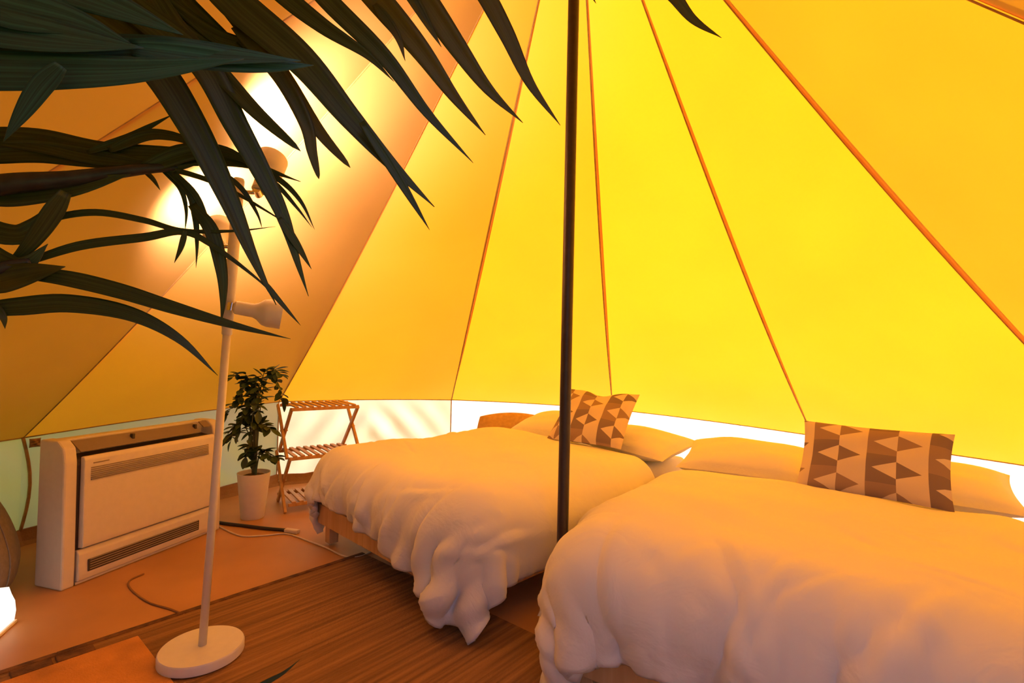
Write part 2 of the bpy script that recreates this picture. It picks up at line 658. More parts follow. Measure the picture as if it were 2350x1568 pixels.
# hedge outside the left half of the tent (unseen, added to block the sky and tint the low wall green)
rg = np.random.default_rng(21)
V, Fc = [], []
prof = [(-0.55, 0.0), (-0.62, 0.6), (-0.58, 1.3), (-0.40, 1.95), (0.0, 2.15), (0.40, 1.95), (0.58, 1.3), (0.6, 0.6), (0.55, 0.0)]
NA = 70
for k in range(NA + 1):
    an = math.radians(142 + 78 * k / NA)
    for (d, z) in prof:
        rr_ = 5.0 + d + rg.normal(0, 0.07)
        V.append((rr_ * math.cos(an), rr_ * math.sin(an), max(0, z + rg.normal(0, 0.07)) if z > 0 else 0))
n_ = len(prof)
for k in range(NA):
    for q in range(n_ - 1):
        a = k * n_ + q
        Fc.append((a, a + 1, a + n_ + 1, a + n_))
Fc += [tuple(range(n_)), tuple(NA * n_ + q for q in range(n_ - 1, -1, -1))]
o = mesh_obj('hedge_screen', V, Fc, solid('hedge_screen_leaves', (0.13, 0.20, 0.045), 0.9, var=0.5, nscale=12, bump=0.8, bscale=25))
o.location = (TC.x, TC.y, -0.03)
tag(o, 'unseen green hedge outside, beyond the left tent wall', 'hedge_screen', kind='structure')

# ------------------------------------------------------------------ centre pole
pole = empty('tent_pole', (TC.x, TC.y, 0))
tag(pole, 'dark grey steel centre pole standing between the two beds', 'pole')
lathe('pole_tube', [(0.0218, 0.01), (0.0218, 1.62), (0.0218, 3.19)], M['steel'], pole, 24)
lathe('foot_plate', [(0.0, 0.0), (0.06, 0.0), (0.06, 0.006), (0.03, 0.012), (0.026, 0.05), (0.0225, 0.05)], M['steel'], pole, 24)
lathe('top_cap', [(0.024, 3.12), (0.045, 3.19), (0.02, 3.23), (0.0, 3.235)], M['steel'], pole, 24)

# ------------------------------------------------------------------ rug and mat
RA = math.atan2(0.763, 0.647)
e1 = Vector((math.cos(RA), math.sin(RA), 0))
e2 = Vector((e1.y, -e1.x, 0))                        # to the right of the edge
rug_o = Vector((-1.69, 1.72, 0))
rug = empty('rug', rug_o + e1 * 0.2 + e2 * 0.9, RA)
tag(rug, 'brown woven rug with streaky weave under the lamp and beds', 'rug')
RL0, RL1, RW = -0.95, 1.20, 2.0                       # along e1 from the rug's own origin; across e2


def rug_piece(name, x0, x1, y0, y1, th, mat, parent):
    bm = bmesh.new()
    nx, ny = max(2, int((x1 - x0) / 0.1)), max(2, int((y1 - y0) / 0.1))
    box_bm(bm, ((x0 + x1) / 2, (y0 + y1) / 2, th / 2), (x1 - x0, y1 - y0, th), None, 0.002, 1)
    return bm_obj(name, bm, mat, parent)


# local: x along e1, y to the left of e1 (so the rug lies at negative y)
rug_piece('woven_field', RL0, RL1, -1.1 + 0.0, 0.872, 0.007, M['rug'], rug)
for k, (x0, x1) in enumerate([(RL0, -0.05), (-0.05, 0.5), (0.5, RL1)]):
    rug_piece('edge_binding', x0, x1, 0.872, 0.90, 0.009, M['binding'], rug)
mat_t = empty('floor_mat', rug_o + e1 * (-0.45) + e2 * 0.42, RA)
tag(mat_t, 'bright orange mat lying on the rug at the bottom left', 'mat')
rug_piece('mat_field', -0.55, 0.82, -0.30, 0.33, 0.012, M['weave_orange'], mat_t)
for k in range(12):
    x0 = -0.55 + k * 1.37 / 12
    if k % 3 == 2: continue
    rug_piece('border_tuft', x0, x0 + 1.37 / 12 - 0.01, 0.332, 0.385, 0.012, M['binding'], mat_t)

# ------------------------------------------------------------------ beds
BEDS = [dict(c=Vector((-0.597, 2.475, 0)), rz=math.radians(-44.5), w=1.30, l=1.95),
        dict(c=Vector((0.745, 1.286, 0)), rz=math.radians(-33.0), w=1.30, l=1.95)]
RAIL0, RAIL1, MAT0, MAT1 = 0.12, 0.23, 0.22, 0.44


def make_bed(b, label):
    t = empty('bed', b['c'], b['rz'])
    tag(t, label, 'bed')
    w, l = b['w'], b['l']
    for sx in (-1, 1):
        box('side_rail', (sx * (w / 2 - 0.0125), l / 2, (RAIL0 + RAIL1) / 2), (0.025, l, RAIL1 - RAIL0), M['pine'], t)
    box('foot_rail', (0, -0.0126, (RAIL0 + RAIL1) / 2), (w + 0.0, 0.025, RAIL1 - RAIL0), M['pine'], t)
    box('head_rail', (0, l + 0.0126, (RAIL0 + RAIL1) / 2), (w, 0.025, RAIL1 - RAIL0), M['pine'], t)
    for sx in (-1, 1):
        for y in (0.035, l - 0.035):
            box('leg', (sx * (w / 2 - 0.055), y, 0.105), (0.055, 0.055, 0.19), M['pine'], t)
    for k in range(12):
        box('slat', (0, 0.08 + k * (l - 0.16) / 11, MAT0 - 0.012), (w - 0.054, 0.07, 0.018), M['pine'], t, bevel=0.002)
    bm = bmesh.new()
    box_bm(bm, (0, l / 2, (MAT0 + MAT1) / 2), (w - 0.06, l - 0.04, MAT1 - MAT0), None, 0.05, 4)
    bm_obj('mattress', bm, M['sheet'], t, True)
    return t


bed_far = make_bed(BEDS[0], 'pine framed bed nearer the bamboo rack, with a white duvet')
bed_near = make_bed(BEDS[1], 'pine framed bed at the right front, with a white duvet')

# dividing plane between the beds (each duvet stays on its side)
DV0 = np.array([0.215, 1.93])
DVD = np.array([1.235, 3.36]) - DV0
DVD /= np.linalg.norm(DVD)
DVN = np.array([-DVD[1], DVD[0]])                    # to the left


def drape(b, ov_l, ov_r, ov_f, y_end, side, seed, steps=230, h=0.0215, sq=0.0, slant=0.0):
    """a light position-based cloth laid over the mattress; returns (nx, ny, world points)"""
    rng = np.random.default_rng(seed)
    w = b['w']
    x0, x1 = -w / 2 - ov_l, w / 2 + ov_r
    y0, y1 = -ov_f, y_end
    nx, ny = int(round((x1 - x0) / h)) + 1, int(round((y1 - y0) / h)) + 1
    X, Y = np.meshgrid(np.linspace(x0, x1, nx), np.linspace(y0, y1, ny), indexing='ij')
    hx, hy = (x1 - x0) / (nx - 1), (y1 - y0) / (ny - 1)
    Y = Y - slant * (X / w)                            # laid a little askew
    Z = np.full_like(X, MAT1 + 0.075) + 0.004 * rng.standard_normal(X.shape)
    # a little gathered: the cover is wider than the space it lies on
    P = np.stack([X * (1 - sq), Y * (1 - sq * 0.6), Z], -1)
    Q = P.copy()
    half = np.array([w / 2, b['l'] / 2 + 0.01, (MAT1 - RAIL0) / 2])
    ctr = np.array([0, b['l'] / 2, (MAT1 + RAIL0) / 2])
    rr = 0.11
    rr = min(rr, half[2] - 0.005)
    off = 0.055
    ca, sa = math.cos(b['rz']), math.sin(b['rz'])
    # plane and pole in bed space
    d0 = DV0 - np.array([b['c'].x, b['c'].y])
    d0l = np.array([ca * d0[0] + sa * d0[1], -sa * d0[0] + ca * d0[1]])
    nl = np.array([ca * DVN[0] + sa * DVN[1], -sa * DVN[0] + ca * DVN[1]]) * side
    pc = np.array([TC.x - b['c'].x, TC.y - b['c'].y])
    pl = np.array([ca * pc[0] + sa * pc[1], -sa * pc[0] + ca * pc[1]])

    def con(A, B, rest, k):
        d = B - A
        ln = np.sqrt((d * d).sum(-1, keepdims=True)) + 1e-9
        c = d * ((ln - rest) / ln * (0.5 * k))
        A += c
        B -= c

    def pairs(di, dj, rest, k, color):
        # generic strided pair constraint, coloured along one axis
        ni, nj = nx - di, ny - abs(dj)
        ja, jb = (0, dj) if dj >= 0 else (-dj, 0)
        if di > 0:
            per = 2 * di
            for c0 in range(per // di):
                for s0 in range(di):
                    st = c0 * di + s0
                    A = P[st:ni:per, ja:ja + nj]
                    B = P[st + di:nx:per, jb:jb + nj][:A.shape[0]]
                    con(A, B, rest, k)
        else:
            per = 2 * dj
            for st in range(per):
                A = P[:, st:nj:per]
                B = P[:, st + dj:ny:per][:, :A.shape[1]]
                con(A, B, rest, k)

    def collide(fr, ramp):
        q = P - ctr
        s = np.sign(q)
        a = np.abs(q) - (half - rr)
        m = np.maximum(a, 0)
        lm = np.sqrt((m * m).sum(-1))
        inside = lm < 1e-7
        d = np.where(inside, a.max(-1), lm) - rr
        g = np.where(inside[..., None], (a == a.max(-1, keepdims=True)).astype(float), m / (lm[..., None] + 1e-9)) * s
        pen = off - d
        hit = pen > 0
        P[hit] += g[hit] * pen[hit][:, None]
        if fr > 0:
            v = P[hit] - Q[hit]
            Q[hit] += v * np.where(g[hit][:, 2:] > 0.8, 0.9, fr)
        # plane
        dist = (P[..., 0] - d0l[0]) * nl[0] + (P[..., 1] - d0l[1]) * nl[1]
        lim = 0.012 - ramp
        bad = (dist < lim) & (P[..., 2] < MAT1 + 0.05)
        P[bad, 0] += nl[0] * (lim - dist[bad])
        P[bad, 1] += nl[1] * (lim - dist[bad])
        # pole
        dx, dy = P[..., 0] - pl[0], P[..., 1] - pl[1]
        ll = np.sqrt(dx * dx + dy * dy) + 1e-9
        bad = ll < 0.05
        P[bad, 0] += dx[bad] / ll[bad] * (0.05 - ll[bad])
        P[bad, 1] += dy[bad] / ll[bad] * (0.05 - ll[bad])
        low = P[..., 2] < 0.03
        P[low, 2] = 0.03

    dt = 1 / 50
    dia = math.hypot(hx, hy)
    for it in range(steps):
        ramp = max(0.0, 0.30 * (1 - it / 110))
        V = (P - Q) * 0.97
        Q[...] = P
        P += V
        P[..., 2] -= 9.8 * dt * dt * 0.22
        for k in range(5):
            pairs(1, 0, hx, 1.0, 0)
            pairs(0, 1, hy, 1.0, 0)
            pairs(1, 1, dia, 0.35, 0)
            pairs(1, -1, dia, 0.35, 0)
            pairs(2, 0, 2 * hx, 0.06, 0)
            pairs(0, 2, 2 * hy, 0.06, 0)
            if k % 2 == 0: collide(0.0, ramp)
        collide(0.3, ramp)
    # smooth a little, then fill: the quilt is thicker where it lies
    for _ in range(2):
        P[1:-1, 1:-1] = 0.6 * P[1:-1, 1:-1] + 0.1 * (P[2:, 1:-1] + P[:-2, 1:-1] + P[1:-1, 2:] + P[1:-1, :-2])
    return nx, ny, P, X, Y


def duvet(b, name, label, **kw):
    puff = kw.pop('puff')
    nx, ny, P, RX, RY = drape(b, **kw)
    X = np.linspace(0, 1, nx)[:, None]
    Y = np.linspace(0, 1, ny)[None, :]
    def up2(a):                                        # twice the resolution, smoothly
        for ax in (0, 1):
            a = np.moveaxis(a, ax, 0)
            e = np.concatenate([2 * a[:1] - a[1:2], a, 2 * a[-1:] - a[-2:-1]])
            mid = (9 * (e[1:-2] + e[2:-1]) - (e[:-3] + e[3:])) / 16
            b2 = np.empty((2 * a.shape[0] - 1,) + a.shape[1:])
            b2[0::2] = a
            b2[1::2] = mid
            a = np.moveaxis(b2, 0, ax)
        return a
    P, RX, RY = up2(P), up2(RX), up2(RY)
    nx, ny = P.shape[:2]
    X = np.linspace(0, 1, nx)[:, None]
    Y = np.linspace(0, 1, ny)[None, :]
    du = np.gradient(P, axis=0)
    dv = np.gradient(P, axis=1)
    N = np.cross(du, dv)
    N /= np.linalg.norm(N, axis=-1, keepdims=True) + 1e-9
    edge = np.minimum(np.minimum(X, 1 - X) * 9, np.minimum(Y, 1 - Y) * 7)
    edge = np.clip(edge, 0, 1) ** 0.6
    ph = kw['seed']
    lump = 0.018 * np.sin(7.1 * X + 3 * Y + ph) * np.sin(5.3 * Y - 2.2 * X + ph * 1.3) + 0.012 * np.sin(13 * X - 6 * Y + ph) * np.sin(9 * Y + 3 * X) + 0.006 * np.sin(25 * X + 11 * Y) * np.sin(19 * Y - 9 * X + 1)
    P = P + N * (edge * (puff + lump))[..., None] * np.where(N[..., 2:] > -0.2, 1, 0.4)
    # hanging folds towards the hem
    fh = np.clip((-RY + 0.08) / 0.25, 0, 1.2) ** 1.2
    lh = np.clip((-RX - b['w'] / 2 + 0.02) / 0.2, 0, 1.2) ** 1.3
    wob = 0.6 * np.sin(5 * RX + ph) + 0.4 * np.sin(11 * RX + 2 * ph)
    fold = fh * (0.022 * np.sin(27 * RX + 2.5 * wob + 9 * RY + ph) + 0.011 * np.sin(53 * RX - 14 * RY + 2 * wob))
    fold += lh * (0.014 * np.sin(30 * RY + 2 * np.sin(4 * RY + ph)) + 0.008 * np.sin(57 * RY + 12 * RX))
    rg = np.random.default_rng(kw['seed'] + 40)
    hw_ = b['w'] / 2
    for q in range(70):
        if q < 40:                                     # creases running up from the foot hem
            cx, cy, an = rg.uniform(-hw_ - 0.1, hw_ + 0.1), rg.uniform(-0.15, 0.12), PI / 2 + rg.normal(0, 0.55)
        elif q < 54:                                   # and in from the left side
            cx, cy, an = -hw_ + rg.uniform(-0.2, 0.1), rg.uniform(0, 1.2), rg.normal(0, 0.6)
        else:
            cx, cy, an = rg.uniform(-hw_, hw_), rg.uniform(0.1, 1.2), rg.uniform(0, PI)
        al = (RX - cx) * math.cos(an) + (RY - cy) * math.sin(an)
        ac_ = -(RX - cx) * math.sin(an) + (RY - cy) * math.cos(an) + 0.25 * al * al * rg.normal(0, 1)
        sl, sw, am = rg.uniform(0.05, 0.16), rg.uniform(0.010, 0.022), rg.uniform(0.004, 0.011) * (1 if q < 54 else 0.5)
        g_ = np.exp(-(al / sl) ** 2)
        fold += am * g_ * (np.exp(-(ac_ / sw) ** 2) - 0.8 * np.exp(-((ac_ - 1.7 * sw) / (1.2 * sw)) ** 2))
    P = P + N * fold[..., None]
    V = P.reshape(-1, 3)
    Fc = []
    for i in range(nx - 1):
        for j in range(ny - 1):
            a = i * ny + j
            Fc.append((a, a + ny, a + ny + 1, a + 1))
    o = mesh_obj(name, V, Fc, M['white'])
    o.location = b['c']
    o.rotation_euler = (0, 0, b['rz'])
    s = o.modifiers.new('thick', 'SOLIDIFY')
    s.thickness = 0.035
    s.offset = 0.0
    tag(o, label, 'duvet')
    return o


duvet(BEDS[0], 'duvet', 'puffy white duvet on the bed behind the centre pole', ov_l=0.20, ov_r=0.24, ov_f=0.17, y_end=1.44, side=1, seed=3, puff=0.035, sq=0.03, slant=0.22)
duvet(BEDS[1], 'duvet', 'puffy white duvet on the bed at the right front', ov_l=0.27, ov_r=0.25, ov_f=0.17, y_end=1.27, side=-1, seed=5, puff=0.05, sq=0.03, slant=0.06)


# ------------------------------------------------------------------ pillows and cushions
def pillow_mesh(w, h, th, n=26, dent=0.0, pinch=0.07, seed=0):
    rng = random.Random(seed)
    V, Fc, UV = [], [], []
    ph = rng.random() * 6
    for side in (1, -1):
        for i in range(n + 1):
            for j in range(n + 1):
                u, v = i / n * 2 - 1, j / n * 2 - 1
                fu, fv = 1 - pinch * (1 - v * v) * 0 - pinch * (1 - abs(v) ** 2.0), 1 - pinch * (1 - abs(u) ** 2.0)
                x = u * w / 2 * (fu if abs(u) > 0 else 1)
                y = v * h / 2 * fv
                y -= dent * math.exp(-((u - 0.05) / 0.38) ** 2) * max(0, v) ** 2
                t = (max(0, 1 - abs(u) ** 2.6) * max(0, 1 - abs(v) ** 2.6)) ** 0.55
                z = side * th / 2 * t * (1 - 0.25 * dent / 0.05 * math.exp(-((u - 0.05) / 0.3) ** 2) * max(0, v) if dent else 1)
                z += 0.004 * math.sin(5 * u + 3 * v + ph) * t + 0.003 * math.sin(9 * v - 4 * u + ph) * t
                V.append((x, y, z))
                UV.append(((u + 1) / 2, (v + 1) / 2))
    m = n + 1
    for s in (0, 1):
        for i in range(n):
            for j in range(n):
                a = s * m * m + i * m + j
                q = (a, a + m, a + m + 1, a + 1)
                Fc.append(q if s == 0 else q[::-1])
    # border stitch
    o2 = m * m
    bord = [i * m for i in range(n)] + [n * m + j for j in range(n)] + [i * m + n for i in range(n, 0, -1)] + [j for j in range(n, 0, -1)]
    for k in range(len(bord)):
        a, b2 = bord[k], bord[(k + 1) % len(bord)]
        Fc.append((a, a + o2, b2 + o2, b2))
    return V, Fc, UV


def place_pillow(name, size, center, ex, ey, mat, label, cat, dent=0.0, seed=0, group=None, pinch=0.07):
    V, Fc, UV = pillow_mesh(*size, dent=dent, seed=seed, pinch=pinch)
    o = mesh_obj(name, V, Fc, mat, uvs=UV)
    ex = Vector(ex).normalized()
    ey = Vector(ey)
    ey = (ey - ex * ey.dot(ex)).normalized()
    ez = ex.cross(ey)
    o.matrix_world = Matrix(((ex.x, ey.x, ez.x, center[0]), (ex.y, ey.y, ez.y, center[1]), (ex.z, ey.z, ez.z, center[2]), (0, 0, 0, 1)))
    tag(o, label, cat, group)
    return o


def bedpt(b, x, y, z):
    ca, sa = math.cos(b['rz']), math.sin(b['rz'])
    return Vector((b['c'].x + ca * x - sa * y, b['c'].y + sa * x + ca * y, z))


def beddir(b, x, y, z=0):
    ca, sa = math.cos(b['rz']), math.sin(b['rz'])
    return Vector((ca * x - sa * y, sa * x + ca * y, z))


B1, B2 = BEDS
place_pillow('pillow', (0.68, 0.44, 0.17), bedpt(B1, -0.30, 1.69, 0.555), beddir(B1, 1, 0.05, 0.0), beddir(B1, -0.05, 1, 0.25), M['white'], 'white sleeping pillow behind the pole, left of the patterned cushion', 'pillow', seed=1)
place_pillow('pillow', (0.66, 0.44, 0.16), bedpt(B1, 0.385, 1.67, 0.535), beddir(B1, 1, -0.08, -0.04), beddir(B1, 0.08, 1, 0.16), M['white'], 'white sleeping pillow on the far bed, right of its cushion', 'pillow', seed=2)
place_pillow('pillow', (0.68, 0.44, 0.18), bedpt(B2, -0.345, 1.54, 0.555), beddir(B2, 1, 0.03, 0.0), beddir(B2, -0.03, 1, 0.2), M['white'], 'white sleeping pillow left of the cushion on the near bed', 'pillow', seed=3)
place_pillow('pillow', (0.68, 0.44, 0.18), bedpt(B2, 0.375, 1.53, 0.555), beddir(B2, 1, -0.03, 0.0), beddir(B2, 0.03, 1, 0.2), M['white'], 'white sleeping pillow right of the cushion on the near bed', 'pillow', seed=4)
M['cush1'] = pattern_cloth('triangle_print_a', 2.6, 3.0, (0.25, 0.2))
M['cush2'] = pattern_cloth('triangle_print_b', 2.55, 2.6, (-0.22, 0.25))
c1 = Vector((0.44, 3.25, 0.54))
e2c = Vector((0.70, 0.713, 0)) * math.sin(math.radians(50)) + Vector((0, 0, 1)) * math.cos(math.radians(50))
place_pillow('cushion', (0.50, 0.47, 0.14), c1 + e2c * 0.20 + Vector((0, 0, 0.03)), Vector((0.86, -0.5, -0.02)), e2c, M['cush1'], 'triangle printed cushion leaning on the far bed behind the pole', 'cushion', dent=0.045, seed=8, group='triangle printed cushions', pinch=0.05)
c2 = Vector((1.47, 2.08, 0.54))
e2d = Vector((0.55, 0.80, 0)).normalized() * math.sin(math.radians(32)) + Vector((0, 0, 1)) * math.cos(math.radians(32))
place_pillow('cushion', (0.53, 0.32, 0.13), c2 + e2d * 0.15 + Vector((0, 0, 0.02)), Vector((0.76, -0.66, 0.0)), e2d, M['cush2'], 'wide triangle printed cushion leaning on the near right bed', 'cushion', seed=9, group='triangle printed cushions', pinch=0.05)

# tan floor cushion between the far bed and the wall
place_pillow('floor_cushion', (0.55, 0.5, 0.16), Vector((0.02, 4.40, 0.305)), Vector((0.95, 0.15, 0)), Vector((-0.05, 0.25, 1)), M['tan'], 'tan cushion standing behind the far bed against the wall', 'cushion', seed=12, pinch=-0.14)

# ------------------------------------------------------------------ floor standing air conditioner
ACX = Vector((0.28, 0.96, 0)).normalized()
ac = empty('air_conditioner', Vector((-1.965, 2.285, 0)), math.atan2(ACX.y, ACX.x))
tag(ac, 'white floor standing air conditioner against the left tent wall', 'air conditioner')
ac.scale = (1, 1, 1.05)
AL, AD, AH = 0.85, 0.185, 0.63                       # local x along, y to the back (left of x)


def ac_profile(name, prof, x0, x1, mat, parent, bev=0.006):
    bm = bmesh.new()
    a = [bm.verts.new((x0, y, z)) for y, z in prof]
    b = [bm.verts.new((x1, y, z)) for y, z in prof]
    n = len(prof)
    for k in range(n):
        k2 = (k + 1) % n
        bm.faces.new((a[k], a[k2], b[k2], b[k]))
    bm.faces.new(a[::-1])
    bm.faces.new(b)
    bmesh.ops.recalc_face_normals(bm, faces=bm.faces[:])
    if bev: bmesh.ops.bevel(bm, geom=bm.edges[:], offset=bev, segments=2, affect='EDGES', profile=0.5)
    return bm_obj(name, bm, mat, parent)


body_prof = [(0.012, 0.0), (AD, 0.0), (AD, AH), (0.075, AH), (0.035, 0.60), (0.022, 0.54), (0.012, 0.10)]
ac_profile('side_panel', body_prof, 0.0, 0.055, M['acwhite'], ac, 0.008)
ac_profile('side_panel', body_prof, AL - 0.055, AL, M['acwhite'], ac, 0.008)
ac_profile('cabinet', [(0.03, 0.012), (AD - 0.004, 0.012), (AD - 0.004, 0.545), (0.055, 0.545), (0.03, 0.52)], 0.05, AL - 0.05, M['acdark'], ac, 0.003)
ac_profile('top_cover', [(0.118, 0.545), (AD - 0.003, 0.545), (AD - 0.003, AH - 0.004), (0.115, AH - 0.004)], 0.054, AL - 0.054, M['acwhite'], ac, 0.004)
ac_profile('outlet_well', [(0.05, 0.54), (0.117, 0.54), (0.117, 0.556), (0.05, 0.546)], 0.054, AL - 0.054, M['acdark'], ac, 0)
flap = ac_profile('outlet_flap', [(0.034, 0.575), (0.040, 0.572), (0.106, 0.612), (0.103, 0.619)], 0.075, AL - 0.13, M['acgrey'], ac, 0.002)
for xx in (0.34, AL - 0.145):
    box('flap_hinge', (xx, 0.070, 0.602), (0.014, 0.02, 0.03), M['acdark'], ac, bevel=0.003)
box('control_panel', (AL - 0.09, 0.058, 0.612), (0.05, 0.05, 0.006), M['acgrey'], ac, Matrix.Rotation(math.radians(35), 3, 'X'), bevel=0.001)
fp = ac_profile('front_panel', [(-0.004, 0.175), (-0.002, 0.16), (0.03, 0.155), (0.03, 0.555), (0.012, 0.555), (0.004, 0.54)], 0.072, AL - 0.066, M['acwhite'], ac, 0.004)
for k in range(7):
    box('grille_slot', (0.10 + 0.64 / 2, -0.003 + 0.0034 + 0.0036 * (k * 0.0068 / 0.04) * 0.0 + 0.0008 * k - 0.001, 0.452 + k * 0.0085), (0.64, 0.006, 0.0046), M['acgrey'], fp, bevel=0)
box('maker_mark', (0.145, 0.003, 0.523), (0.07, 0.004, 0.004), M['acgrey'], fp, bevel=0)
low = ac_profile('lower_panel', [(0.004, 0.018), (0.0, 0.04), (0.004, 0.13), (0.016, 0.150), (0.035, 0.150), (0.035, 0.012)], 0.062, AL - 0.06, M['acwhite'], ac, 0.004)
box('lower_outlet', (0.10 + 0.295, 0.0015, 0.075), (0.59, 0.01, 0.052), M['acdark'], low, bevel=0.002)
for k in range(5):
    box('outlet_louvre', (0.10 + 0.295, -0.001, 0.057 + k * 0.0105), (0.575, 0.008, 0.004), M['acgrey'], low, Matrix.Rotation(math.radians(-25), 3, 'X'), bevel=0)
box('floor_foot', (AL / 2, 0.03, 0.008), (AL - 0.12, 0.03, 0.012), M['acwhite'], ac, bevel=0.003)

# ------------------------------------------------------------------ floor lamp with three spot heads
LB = Vector((-1.077, 1.836, 0.0))
lamp = empty('floor_lamp', LB + Vector((0, 0, 0.008)))
tag(lamp, 'white floor lamp with three adjustable spot heads on a round base', 'lamp')
lathe('base', [(0.0, 0.0), (0.128, 0.0), (0.135, 0.004), (0.135, 0.030), (0.131, 0.036), (0.02, 0.038), (0.0, 0.038)], M['lampwhite'], lamp, 56)
LDIR = Vector((0.075, 0.0, 1.70))
LDIR.normalize()


def lp(z): return LDIR * (z / LDIR.z)


tube('pole', [lp(0.03), lp(0.6), lp(1.17)], 0.0135, M['lampwhite'], lamp, 20)
lathe('pole_collar', [(0.0138, 0), (0.017, 0.004), (0.017, 0.03), (0.0195, 0.034)], M['lampwhite'], lamp, 20, lp(1.14), LDIR)
tube('upper_pole', [lp(1.165), lp(1.45), lp(1.70)], [0.018, 0.019, 0.019], M['lampwhite'], lamp, 20)
lathe('pole_cap', [(0.019, 0), (0.016, 0.008), (0.0, 0.011)], M['lampwhite'], lamp, 20, lp(1.70), LDIR)


def spot_head(z, side, axis, lit, arm=0.055, sc=1.0):
    """swivel joint on the pole, socket cylinder and bell head; axis is where the head points"""
    side = Vector(side).normalized()
    axis = Vector(axis).normalized()
    p = lp(z)
    j = p + side * (0.019 + arm)
    k = tube('swivel_arm', [p + side * 0.015, j], 0.0075, M['chrome'], lamp, 12)
    lathe('swivel_joint', [(0.0, -0.014), (0.0135, -0.014), (0.0135, 0.014), (0.0, 0.014)], M['chrome'], k, 18, j, side.cross(axis) if side.cross(axis).length > 0.1 else Vector((0, 0, 1)))
    s = sc
    o0 = j + axis * 0.008
    prof = [(0.0, 0.0), (0.020 * s, 0.0), (0.026 * s, 0.006), (0.028 * s, 0.07 * s), (0.034 * s, 0.085 * s), (0.052 * s, 0.105 * s), (0.057 * s, 0.125 * s), (0.057 * s, 0.175 * s),
            (0.054 * s, 0.175 * s), (0.052 * s, 0.13 * s), (0.030 * s, 0.10 * s), (0.0, 0.10 * s)]
    h = lathe('spot_head', prof, M['lampwhite'], lamp, 32, o0, axis)
    lathe('bulb', [(0.0, 0.108 * s), (0.022 * s, 0.112 * s), (0.042 * s, 0.14 * s), (0.044 * s, 0.15 * s), (0.0, 0.152 * s)], M['bulb'] if lit else M['paperrim'], h, 24, o0, axis)
    if lit:
        l = bpy.data.lights.new('spot_bulb', 'SPOT')
        l.energy = lit
        l.color = (1.0, 0.62, 0.36)
        l.spot_size = math.radians(125)
        l.spot_blend = 0.9
        l.shadow_soft_size = 0.03
        lo = bpy.data.objects.new('spot_bulb', l)
        COL.objects.link(lo)
        lo.parent = h
        lo.location = o0 + axis * 0.165 * s
        lo.rotation_euler = (-axis).to_track_quat('Z', 'Y').to_euler()
    return h


spot_head(1.66, (1, 0.1, 0), (0.02, 0.50, 0.86), 135, 0.05)
spot_head(1.46, (-1, 0.2, 0.05), (-0.40, 0.76, 0.52), 120, 0.05)
spot_head(1.24, (0.5, -0.6, 0), (0.90, 0.42, -0.13), 0, 0.02, 0.9)

# ------------------------------------------------------------------ potted plant by the heater
PP = Vector((-1.655, 3.33, 0.0))
pl = empty('potted_plant', PP)
tag(pl, 'leafy green plant in a tall tapered white pot beside the rack', 'plant')
pot = lathe('pot', [(0.0, 0.0), (0.066, 0.0), (0.070, 0.006), (0.098, 0.285), (0.100, 0.292), (0.095, 0.292), (0.091, 0.265), (0.0, 0.265)], M['pot'], pl, 40)
lathe('soil', [(0.091, 0.262), (0.06, 0.274), (0.0, 0.280)], M['soil'], pl, 24)
# one leaf mesh shared by all
lv, lf = [], []
LN = 6
for i in range(LN + 1):
    t = i / LN
    wd = 0.0125 * math.sin(PI * min(1, t * 0.96 + 0.02)) ** 0.8
    lv += [(-wd, t * 0.048, 0.004 * math.sin(PI * t)), (0, t * 0.048, -0.001), (wd, t * 0.048, 0.004 * math.sin(PI * t))]
for i in range(LN):
    a = i * 3
    lf += [(a, a + 1, a + 4, a + 3), (a + 1, a + 2, a + 5, a + 4)]
leaf_me = bpy.data.meshes.new('leaf')
leaf_me.from_pydata(lv, [], lf)
leaf_me.polygons.foreach_set('use_smooth', [True] * len(leaf_me.polygons))
leaf_me.materials.append(M['leafd'])
rng = random.Random(11)


def sprig(pts, n, r0=0.005, bare=0.25, size=1.0):
    pts = spline(pts, 6)
    rad = [r0 * (1 - 0.75 * k / (len(pts) - 1)) for k in range(len(pts))]
    s = tube('stem', pts, rad, M['stem'], pl, 6)
    P = [Vector(p) for p in pts]
    for k in range(n):
        t = bare + (1 - bare) * k / (n - 1)
        x = t * (len(P) - 1)
        i0 = min(int(x), len(P) - 2)
        p = P[i0].lerp(P[i0 + 1], x - i0)
        tg = (P[i0 + 1] - P[i0]).normalized()
        sd = tg.cross(Vector((rng.uniform(-.4, .4), rng.uniform(-.4, .4), 1))).normalized()
        if sd.length < 0.1: sd = Vector((1, 0, 0))
        sd *= 1 if k % 2 else -1
        d = (sd + tg * 0.55 + Vector((rng.uniform(-.3, .3), rng.uniform(-.3, .3), rng.uniform(-.45, .15)))).normalized()
        if k == n - 1: d = tg
        up = Vector((rng.uniform(-.4, .4), rng.uniform(-.4, .4), 1))
        xx = d.cross(up).normalized()
        zz = xx.cross(d)
        sz = 1.45 * size * rng.uniform(0.8, 1.25)
        o = bpy.data.objects.new('leaf', leaf_me)
        COL.objects.link(o)
        o.parent = s
        o.matrix_local = Matrix(((xx.x * sz, d.x * sz, zz.x * sz, p.x), (xx.y * sz, d.y * sz, zz.y * sz, p.y), (xx.z * sz, d.z * sz, zz.z * sz, p.z), (0, 0, 0, 1)))


